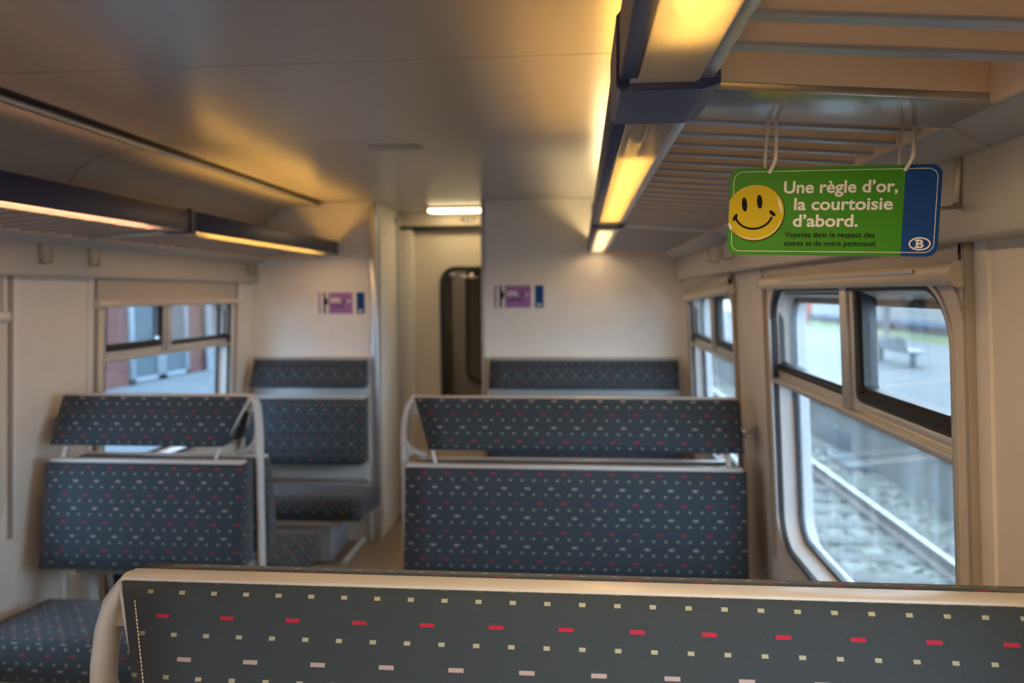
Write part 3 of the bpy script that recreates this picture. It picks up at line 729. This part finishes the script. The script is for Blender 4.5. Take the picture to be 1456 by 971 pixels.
# ------------------------------------------------------------------ text helper
FONT = None
def text_mesh(txt, size, bold=0.0, align='LEFT'):
    cu = bpy.data.curves.new('txt', 'FONT'); cu.body = txt; cu.size = size; cu.offset = bold * size; cu.align_x = align; cu.resolution_u = 4
    o = bpy.data.objects.new('txt', cu); COL.objects.link(o)
    bpy.context.view_layer.update()
    me = bpy.data.meshes.new_from_object(o.evaluated_get(bpy.context.evaluated_depsgraph_get()))
    vs = [tuple(v.co) for v in me.vertices]; fs = [tuple(p.vertices) for p in me.polygons]
    bpy.data.objects.remove(o); bpy.data.curves.remove(cu); bpy.data.meshes.remove(me)
    return vs, fs
def put_text(mb, txt, x, y, height, width, mapf, bold=0.0, n=0.0006):
    """text fitted to WIDTH with capital HEIGHT, baseline at (x, y)"""
    vs, fs = text_mesh(txt, 1.0, bold)
    x0 = min(v[0] for v in vs); x1 = max(v[0] for v in vs)
    capv, _ = text_mesh('H', 1.0, 0); ch = max(v[1] for v in capv)
    kx = width / (x1 - x0); ky = height / ch
    mb.add([mapf(x + (v[0] - x0) * kx, y + v[1] * ky, n) for v in vs], fs)
def disc(mb, cx, cy, rx, ry, mapf, n=0.0005, k=40, rot=0.0, clip=None):
    pts = []
    for i in range(k):
        a = 2 * math.pi * i / k; p, q = rx * math.cos(a), ry * math.sin(a)
        p, q = p * math.cos(rot) - q * math.sin(rot), p * math.sin(rot) + q * math.cos(rot)
        px = cx + p
        if clip is not None: px = max(px, clip)
        pts.append(mapf(px, cy + q, n))
    mb.add(pts, [tuple(range(k))])
def stroke(mb, pts, wd, mapf, n=0.0005, closed=False):
    N = len(pts); L, R = [], []
    for i, p in enumerate(pts):
        a = pts[(i - 1) % N] if closed or i else pts[i]; b = pts[(i + 1) % N] if closed or i < N - 1 else pts[i]
        dx, dy = b[0] - a[0], b[1] - a[1]; l = math.hypot(dx, dy) or 1
        L.append(mapf(p[0] - dy / l * wd / 2, p[1] + dx / l * wd / 2, n)); R.append(mapf(p[0] + dy / l * wd / 2, p[1] - dx / l * wd / 2, n))
    vs = L + R; fs = [(i, (i + 1) % N, N + (i + 1) % N, N + i) for i in range(N if closed else N - 1)]
    mb.add(vs, fs)

# ------------------------------------------------------------------ hanging sign
SW, SH = 0.2795, 0.1265
BL, BR, TL = Vector((0.218, 1.160, 1.6565)), Vector((0.4905, 1.098, 1.6475)), Vector((0.2215, 1.160, 1.7855))
eu = (BR - BL).normalized(); ev = (TL - BL); ev = (ev - eu * ev.dot(eu)).normalized(); en = eu.cross(ev)   # en points at the reader
if en.y > 0: en = -en
def SP(x, y, n=0.0): return BL + eu * x + ev * y + en * n
sg = thing('hanging_sign', 'green and blue courtesy sign with a yellow smiling face hanging from the rack', 'sign', tuple(SP(SW / 2, SH, 0)))
rr = rrect(0, SW, 0, SH, 0.014)
mb = MB(); mb.loft([[SP(x, y, -0.0012) for x, y in rr], [SP(x, y, 0.0) for x, y in rr]], caps=True); mb.build('sign_board', M['green'], sg)
xb = 0.2335
mb = MB(); blue = [(x, y) for x, y in rr if x > xb]
i0 = min(range(len(blue)), key=lambda i: (blue[i][1], blue[i][0]))
poly = [(xb, 0.0)] + [p for p in rrect(0, SW, 0, SH, 0.014) if p[0] > xb] + [(xb, SH)]
mb.add([SP(x, y, 0.0003) for x, y in poly], [tuple(range(len(poly)))]); mb.build('blue_panel', M['blue'], sg)
mb = MB(); bd = rrect(0.0055, SW - 0.0055, 0.0055, SH - 0.0055, 0.0125)
stroke(mb, bd, 0.0008, SP, 0.0006, True); mb.build('border_line', M['white'], sg)
mb = MB()
def sy(py): return SH * (1 - (py - 236.5) / 126.5)   # from photo rows (mid sign)
for txt, x0, x1, yb in (('Une r\u00e8gle d\u2019or,', 0.0755, 0.2255, 0.0895), ('la courtoisie', 0.0905, 0.2200, 0.0652), ('d\u2019abord.', 0.0900, 0.1765, 0.0415)):
    put_text(mb, txt, x0, yb, 0.0165, x1 - x0, SP, bold=0.022)
mb.build('headline_lettering', M['white'], sg)
mb = MB()
for txt, x0, x1, yb in (('Voyagez dans le respect des', 0.0795, 0.1995, 0.0262), ('autres et de notre personnel.', 0.0795, 0.2025, 0.0137)):
    put_text(mb, txt, x0, yb, 0.0074, x1 - x0, SP, bold=0.014)
mb.build('small_lettering', M['ink'], sg)
# round yellow face badge printed on the sign, cut by its left edge
fxc, fyc, fr = 0.0368, 0.0615, 0.0405
mb = MB(); disc(mb, fxc + 0.0006, fyc - 0.0006, fr + 0.0007, fr + 0.0007, SP, 0.0007, 64, clip=0.0002); mb.build('badge_shadow', M['ink'], sg)
bd_ = MB(); disc(bd_, fxc, fyc, fr, fr, SP, 0.0009, 64, clip=0.0002); bdg = bd_.build('smiling_badge', M['yellow'], sg)
mb = MB()
disc(mb, fxc - 0.0150, fyc + 0.0120, 0.0039, 0.0105, SP, 0.0012, 28, rot=0.12); disc(mb, fxc + 0.0060, fyc + 0.0160, 0.0039, 0.0104, SP, 0.0012, 28, rot=0.10)
ang = [math.radians(198 + 148 * i / 24) for i in range(25)]
stroke(mb, [(fxc - 0.0015 + 0.0262 * math.cos(a), fyc - 0.0005 + 0.0230 * math.sin(a)) for a in ang], 0.0031, SP, 0.0012)
disc(mb, fxc - 0.0274, fyc - 0.0068, 0.0058, 0.0027, SP, 0.0013, 20, rot=1.1); disc(mb, fxc + 0.0245, fyc - 0.0030 + 0.002, 0.0058, 0.0027, SP, 0.0013, 20, rot=-0.75)
mb.build('face_marks', M['ink'], bdg)
mb = MB(); ang = [math.radians(-6 + 44 * i / 12) for i in range(13)]
n_ = len(ang)
Lp = [SP(fxc + 0.0375 * math.cos(a), fyc + 0.0375 * math.sin(a), 0.0012) for a in ang]
Rp = [SP(fxc + (0.0375 - 0.0028 * math.sin(math.pi * i / 12)) * math.cos(a), fyc + (0.0375 - 0.0028 * math.sin(math.pi * i / 12)) * math.sin(a), 0.0012) for i, a in enumerate(ang)]
mb.add(Lp + Rp, [(i, i + 1, n_ + i + 1, n_ + i) for i in range(n_ - 1)])
stroke(mb, [(fxc + 0.0383 * math.cos(a), fyc + 0.0383 * math.sin(a)) for a in [math.radians(-128 + 110 * i / 20) for i in range(21)]], 0.0008, SP, 0.0011)
disc(mb, 0.0026, 0.0415, 0.0016, 0.0055, SP, 0.0012, 16, rot=0.35); mb.build('badge_glints', M['white'], bdg)
# oval emblem with the letter B
ecx, ecy = 0.2565, 0.0175
mb = MB(); stroke(mb, [(ecx + 0.0128 * math.cos(2 * math.pi * i / 40), ecy + 0.0082 * math.sin(2 * math.pi * i / 40)) for i in range(40)], 0.0019, SP, 0.0007, True)
put_text(mb, 'B', ecx - 0.0046, ecy - 0.0055, 0.0110, 0.0098, SP, bold=0.03)
mb.box  # serif bars of the B
for yy in (ecy - 0.0055, ecy + 0.0042):
    mb.add([SP(ecx - 0.0064, yy, 0.0008), SP(ecx - 0.001, yy, 0.0008), SP(ecx - 0.001, yy + 0.0014, 0.0008), SP(ecx - 0.0064, yy + 0.0014, 0.0008)], [(0, 1, 2, 3)])
mb.build('oval_emblem', M['white'], sg)
# cable ties looping over the first slat
for u in (0.054, 0.232):
    base = SP(u, SH - 0.007, 0.0); zt = zr(base.x) + 0.046
    pts = []
    fr_ = [SP(u, SH - 0.0085, 0.0035), SP(u + 0.005, SH + 0.002, 0.010), SP(u + 0.008, SH + 0.016, 0.012)]
    pts += fr_
    kx = 1.195 / base.y; xx, yy = base.x * kx + 0.006, 1.19
    pts += [Vector((lerp(fr_[-1].x, xx, 0.5), lerp(fr_[-1].y, yy - 0.008, 0.5), lerp(fr_[-1].z, zt, 0.55))), Vector((xx, yy - 0.006, zt)), Vector((xx - 0.002, yy + 0.004, zt + 0.006)), Vector((xx - 0.004, yy + 0.014, zt)),
            Vector((lerp(xx - 0.004, base.x - 0.006, 0.4), lerp(yy + 0.014, base.y + 0.01, 0.4), lerp(zt, base.z, 0.4))), SP(u - 0.006, SH + 0.006, -0.008), SP(u - 0.003, SH - 0.006, -0.004)]
    # smooth it
    sm = []
    for i in range(len(pts) - 1):
        p0, p1, p2, p3 = (Vector(pts[max(0, min(len(pts) - 1, i + q))]) for q in (-1, 0, 1, 2))
        for q in range(6):
            tt = q / 6; sm.append(0.5 * (2 * p1 + (p2 - p0) * tt + (2 * p0 - 5 * p1 + 4 * p2 - p3) * tt ** 2 + (3 * p1 - p0 - 3 * p2 + p3) * tt ** 3))
    sm.append(Vector(pts[-1]))
    MB().tube(sm, 0.0026, 8, 0.0014).build('cable_tie', M['tie'], sg, smooth=True)

# ------------------------------------------------------------------ posters on the partition
def poster(x0, x1, z0, z1, label):
    t = thing('wall_poster', label, 'poster', ((x0 + x1) / 2, YE, (z0 + z1) / 2), 'courtesy posters on the partition')
    wd, ht = x1 - x0, z1 - z0
    PM = lambda x, y, n=0.0: Vector((x0 + x, YE - 0.003 - n, z0 + y))
    MB().box(x0, x1, YE - 0.003, YE + 0.001, z0, z1).build('poster_sheet', M['wall'], t)
    def rect(mb, a, b, c, d, n=0.0004): mb.add([PM(a * wd, c * ht, n), PM(b * wd, c * ht, n), PM(b * wd, d * ht, n), PM(a * wd, d * ht, n)], [(0, 1, 2, 3)])
    mb = MB(); rect(mb, 0, 0.045, 0, 1); rect(mb, 0.215, 0.74, 0, 1); mb.build('purple_panel', M['purple'], t)
    mb = MB(); rect(mb, 0.105, 0.155, 0, 1); rect(mb, 0.155, 0.20, 0.42, 0.72); mb.build('dark_strip', M['ink'], t)
    mb = MB(); rect(mb, 0.825, 1.0, 0, 1); bp = mb.build('blue_panel', M['blue'], t)
    mb = MB(); disc(mb, 0.91 * wd, 0.13 * ht, 0.012, 0.009, PM, 0.0008, 20); mb.build('oval_emblem', M['white'], bp)
    mb = MB(); rect(mb, 0.26, 0.47, 0.66, 0.74, 0.0008); rect(mb, 0.26, 0.62, 0.545, 0.625, 0.0008); rect(mb, 0.50, 0.70, 0.545, 0.625, 0.0008); mb.build('pale_lines', M['white'], t)
    mb = MB(); rect(mb, 0.28, 0.55, 0.36, 0.42, 0.0008); rect(mb, 0.28, 0.58, 0.27, 0.33, 0.0008); mb.build('dark_lines', M['purpled'], t)
    return t
poster(-1.676, -1.373, 1.478, 1.614, 'purple and blue poster on the partition, left of the doorway')
poster(-0.538, -0.228, 1.513, 1.651, 'purple and blue poster on the partition, right of the doorway')

# car number on the header
HM = lambda x, y, n=0.0: Vector((-0.850 + x, 5.3595 - n, 2.108 + y))
mb = MB(); put_text(mb, '427', 0.0, 0.0, 0.040, 0.115, HM, bold=0.01, n=0.001); o = mb.build('car_number', M['benchd'])
tag(o, 'small dark number lettering on the header above the door', 'lettering')

# ceiling light in the doorway recess
vl = thing('recess_light', 'glowing oblong ceiling light in the recess above the far door', 'ceiling light', (-0.85, 5.16, 2.18))
rl = rrect(-1.03, -0.665, 5.08, 5.24, 0.05)
MB().loft([[(x, y, 2.186) for x, y in rrect(-1.05, -0.645, 5.06, 5.26, 0.06)], [(x, y, 2.172) for x, y in rrect(-1.05, -0.645, 5.06, 5.26, 0.06)]], caps=True).build('light_frame', M['frame'], vl)
MB().loft([[(x, y, 2.172) for x, y in rl], [(x, y, 2.160) for x, y in rl]], caps=True).build('light_cover', emit('recess_lamp', (1.0, 0.78, 0.42), 9.0), vl)
vl2 = thing('vestibule_fill_light', 'unseen light added behind the far door to brighten the view through its glass', 'ceiling light', (-0.9, 5.95, 2.17))
MB().box(-1.2, -0.6, 5.9, 6.0, 2.165, 2.186).build('light_cover', emit('vestibule_fill_lamp', (1.0, 0.85, 0.6), 8.0), vl2)  # hidden lamp, added only to lighten the vestibule behind the glass
MB().box(-1.22, -0.58, 5.88, 6.02, 2.172, 2.187).build('light_frame', M['frame'], vl2)
# lamp strip of the next car, seen through the door glass
nl = thing('far_car_light', 'faint light seen through the glass of the far door', 'light', (-1.63, 10.4, 1.87))
MB().box(-1.75, -1.50, 10.35, 10.45, 1.86, 1.885).build('light_cover', emit('far_lamp', (1.0, 0.72, 0.35), 6.0), nl)
MB().box(-1.77, -1.48, 10.33, 10.47, 1.885, 1.91).build('light_frame', M['frame'], nl)

# ceiling vent
vt = thing('ceiling_vent', 'slotted vent grille in the ceiling near the doorway', 'vent', (-0.73, 3.0, 2.183))
MB().box(-0.835, -0.625, 2.95, 3.05, 2.1825, 2.1865).build('vent_frame', M['beam'], vt, bevel=0.001)
mb = MB()
for q in range(14): mb.box(-0.825 + q * 0.0140, -0.825 + q * 0.0140 + 0.007, 2.957, 3.043, 2.1818, 2.1845)
mb.build('vent_slot', M['beige2'], vt)

# ------------------------------------------------------------------ outside, right: tracks, platform, train
def grid_ground(name, x0, x1, y0, y1, nx, ny, z, amp, mat, kind):
    mb = MB(); vs = []
    for i in range(nx + 1):
        for j in range(ny + 1):
            vs.append((lerp(x0, x1, i / nx), lerp(y0, y1, j / ny), z + random.uniform(-amp, amp)))
    mb.add(vs, [(i * (ny + 1) + j, (i + 1) * (ny + 1) + j, (i + 1) * (ny + 1) + j + 1, i * (ny + 1) + j + 1) for i in range(nx) for j in range(ny)])
    return mb.build(name, mat, kind=kind, smooth=True)
ZB = -1.27
grid_ground('gravel', -3.2, 4.75, -6, 26, 70, 260, ZB, 0.035, M['gravel'], 'stuff')
grid_ground('gravel', -3.2, 4.75, 26, 140, 8, 60, ZB, 0.02, M['gravel'], 'stuff')
bpy.data.objects['gravel']['label'] = 'grey stone ballast between the rails outside'; bpy.data.objects['gravel']['category'] = 'gravel'
bpy.data.objects['gravel.001']['label'] = 'grey stone ballast far along the track'; bpy.data.objects['gravel.001']['category'] = 'gravel'
def rail(x, label):
    t = thing('rail', label, 'rail', (x, 5, ZB), 'rails of the next track')
    pr = [(-0.07, ZB + 0.03), (0.07, ZB + 0.03), (0.065, ZB + 0.045), (0.012, ZB + 0.07), (0.012, ZB + 0.15), (0.034, ZB + 0.165), (0.034, ZB + 0.186), (-0.034, ZB + 0.186), (-0.034, ZB + 0.165), (-0.012, ZB + 0.15), (-0.012, ZB + 0.07), (-0.065, ZB + 0.045)]
    MB().prism(pr, lambda a, z, y: (x + a, y, z), -6, 140).build('rail_web', M['rust'], t)
    MB().box(x - 0.034, x + 0.034, -6, 140, ZB + 0.184, ZB + 0.190).build('rail_head', M['railtop'], t)
rail(3.69, 'shiny steel rail crossing the lower pane of the big window')
rail(2.23, 'steel rail of the next track closest to the train')
for q in range(30):
    y = 1.0 + q * 0.6
    o = MB().box(1.75, 4.2, y, y + 0.24, ZB - 0.08, ZB + 0.018).build('sleeper', M['wood'], bevel=0.015)
    tag(o, 'weathered railway sleeper half buried in ballast under the rails', 'sleeper', 'sleepers of the next track')
pl = struct('platform', (9, 20, -0.42))
MB().box(4.70, 4.95, -6, 140, ZB - 0.2, -0.56).build('platform_wall', M['concrete'], pl)
MB().box(4.62, 5.05, -6, 140, -0.56, -0.42).build('platform_coping', M['coping'], pl, bevel=0.01)
MB().box(5.05, 13.6, -6, 140, -0.62, -0.425).build('platform_paving', M['asphalt'], pl)
MB().box(13.6, 16.2, -6, 160, -0.62, -0.43).build('verge', M['grass'], kind='structure')
MB().box(16.2, 60, -6, 200, -1.0, -0.9).build('ground', M['gravel2'], kind='structure')
# dark opening in the platform wall with a pale slab at its foot
o = MB().box(4.66, 4.72, 13.6, 15.2, ZB + 0.05, ZB + 0.42).build('wall_hatch', M['benchd'], bevel=0.01); tag(o, 'dark hatch low in the platform wall outside', 'hatch')
o = MB().box(4.25, 4.66, 12.3, 13.6, ZB - 0.02, ZB + 0.10).build('concrete_slab', M['pave'], bevel=0.015); tag(o, 'pale slab lying at the foot of the platform wall', 'slab')
# bench on the platform
pb = thing('platform_bench', 'pale metal three-seat bench on the platform outside', 'bench', (8.8, 21.6, -0.42))
MB().box(8.72, 8.80, 20.5, 23.3, -0.06, -0.01).build('bench_beam', M['benchd'], pb, bevel=0.01)
for q in range(3):
    y = 20.75 + q * 0.88
    mb = MB(); rb = rrect(y, y + 0.78, 0.0, 0.66, 0.16)
    mb.loft([[(8.62 - 0.10 * z, yy, -0.02 + z * 0.62) for yy, z in rb], [(8.59 - 0.10 * z, yy, -0.02 + z * 0.62) for yy, z in rb]], caps=True); mb.build('bench_back', M['bench'], pb)
    MB().box(8.60, 9.10, y + 0.02, y + 0.76, -0.01, 0.03).build('bench_seat', M['bench'], pb, bevel=0.015)
for y in (20.75, 22.9): 
    mb = MB().box(8.70, 8.82, y, y + 0.16, -0.42, -0.05); mb.box(8.55, 9.0, y, y + 0.16, -0.42, -0.39); mb.build('bench_leg', M['benchd'], pb, bevel=0.008)
# red post
rp = thing('red_post', 'red and white post seen through the upper left pane', 'post', (14.0, 48.5, -0.42))
mb = MB().tube([(14.0, 48.5, -0.42), (14.0, 48.5, 3.2)], 0.10, 12); mb.build('post_shaft', M['redp'], rp, smooth=True)
MB().box(13.72, 14.28, 48.4, 48.6, 0.25, 0.95).build('post_panel', M['redp'], rp, bevel=0.02)
lp = thing('lamp_post', 'dark lamp post standing in front of the white train', 'post', (13.9, 37, -0.42))
MB().tube([(13.2, 34.0, -0.42), (13.2, 34.0, 5.5)], 0.10, 12).build('post_shaft', M['benchd'], lp, smooth=True)
MB().box(12.4, 13.3, 33.9, 34.1, 5.5, 5.62).build('lamp_head', M['bench'], lp, bevel=0.02)
# train
for ti, (ya, yb, lab) in enumerate(((6.0, 46.5, 'white passenger train with blue stripe beyond the platform, nearer car'), (47.0, 74, 'white passenger train car farther along beyond the platform'))):
    tt = thing('passenger_train', lab, 'train', (19.4, (ya + yb) / 2, -0.9), 'white train beyond the platform')
    MB().prism([(18.0, 0.0), (18.0, 2.5), (18.3, 3.0), (19.0, 3.3), (20.0, 3.3), (20.7, 3.0), (20.9, 2.5), (20.9, 0.0)], lambda x, z, y: (x, y, z), ya, yb).build('car_body', M['trainw'], tt, bevel=0.05)
    MB().box(17.985, 20.91, ya, yb, -0.22, 0.02).build('blue_stripe', M['trainb'], tt)
    MB().box(18.25, 20.6, ya + 0.5, yb - 0.5, -0.9, -0.22).build('underframe', M['trainu'], tt)
    q = ya + 1.2
    while q < yb - 2:
        MB().box(17.98, 18.05, q, q + 1.4, 0.92, 1.75).build('train_window', M['traing'], tt, bevel=0.05); q += 2.3
    q = ya + 2
    while q < yb - 2:
        mb = MB()
        mb.tube([(18.2, q, -0.75), (18.35, q, -0.75)], 0.42, 18); mb.build('wheel', M['trainu'], tt, smooth=True); q += 5.2
# pale station building far behind
sb = thing('station_building', 'pale building far off seen through the upper left pane', 'building', (24, 90, -0.9))
MB().box(14.5, 34, 92, 104, -0.9, 7.5).build('building_wall', M['white'], sb)
for q in range(6): MB().box(15.6 + q * 2.2, 16.6 + q * 2.2, 91.95, 92.05, 1.2, 2.8).build('building_window', M['traing'], sb)

# ------------------------------------------------------------------ outside, left: brick building
MB().box(-60, -3.2, -20, 120, -0.6, -0.40).build('pavement', M['pave'], kind='structure')
MB().box(-3.4, -3.2, -20, 120, -1.4, -0.40).build('kerb', M['concrete'], kind='structure')
bb = thing('brick_building', 'red brick building with pale framed doors outside the left window', 'building', (-12, 20, -0.4))
MB().box(-16, -10, -4, 42, -0.4, 9.0).build('building_wall', M['brick'], bb)
MB().box(-16.2, -9.8, -4.2, 42.2, 9.0, 9.4).build('building_roof', M['box'], bb, bevel=0.03)
def framed(y0, y1, z0, z1, splits=1):
    fr = MB(); wd = 0.16
    fr.box(-10.06, -9.93, y0, y0 + wd, z0, z1); fr.box(-10.06, -9.93, y1 - wd, y1, z0, z1); fr.box(-10.06, -9.93, y0, y1, z1 - wd, z1); fr.box(-10.06, -9.93, y0, y1, z0, z0 + 0.12)
    for q in range(1, splits): 
        ym = lerp(y0, y1, q / splits); fr.box(-10.06, -9.93, ym - 0.19, ym + 0.19, z0, z1)
    o = fr.build('door_frame', M['trimw'], bb, bevel=0.01)
    for q in range(splits):
        ya, yb = lerp(y0, y1, q / splits), lerp(y0, y1, (q + 1) / splits)
        MB().box(-10.03, -9.985, ya + 0.05, yb - 0.05, z0 + 0.05, z1 - 0.05).build('door_pane', M['pane'], o)
framed(15.95, 18.45, -0.38, 1.95, 2); framed(8.0, 10.5, -0.38, 1.95, 2); framed(24.5, 27.0, -0.38, 1.95, 2); framed(11.8, 13.4, 0.5, 1.95, 1)
MB().box(-10.02, -9.9, -4, 42, 2.6, 2.9).build('string_course', M['trimw'], bb)
mb = MB(); mb.tube([(-9.88, 19.35, -0.4), (-9.88, 19.35, 9.0)], 0.09, 12); mb.build('drain_pipe', M['bench'], bb, smooth=True)
MB().box(-10.04, -9.9, 19.5, 21.6, -0.4, 2.6).build('grey_door', M['coping'], bb, bevel=0.02)
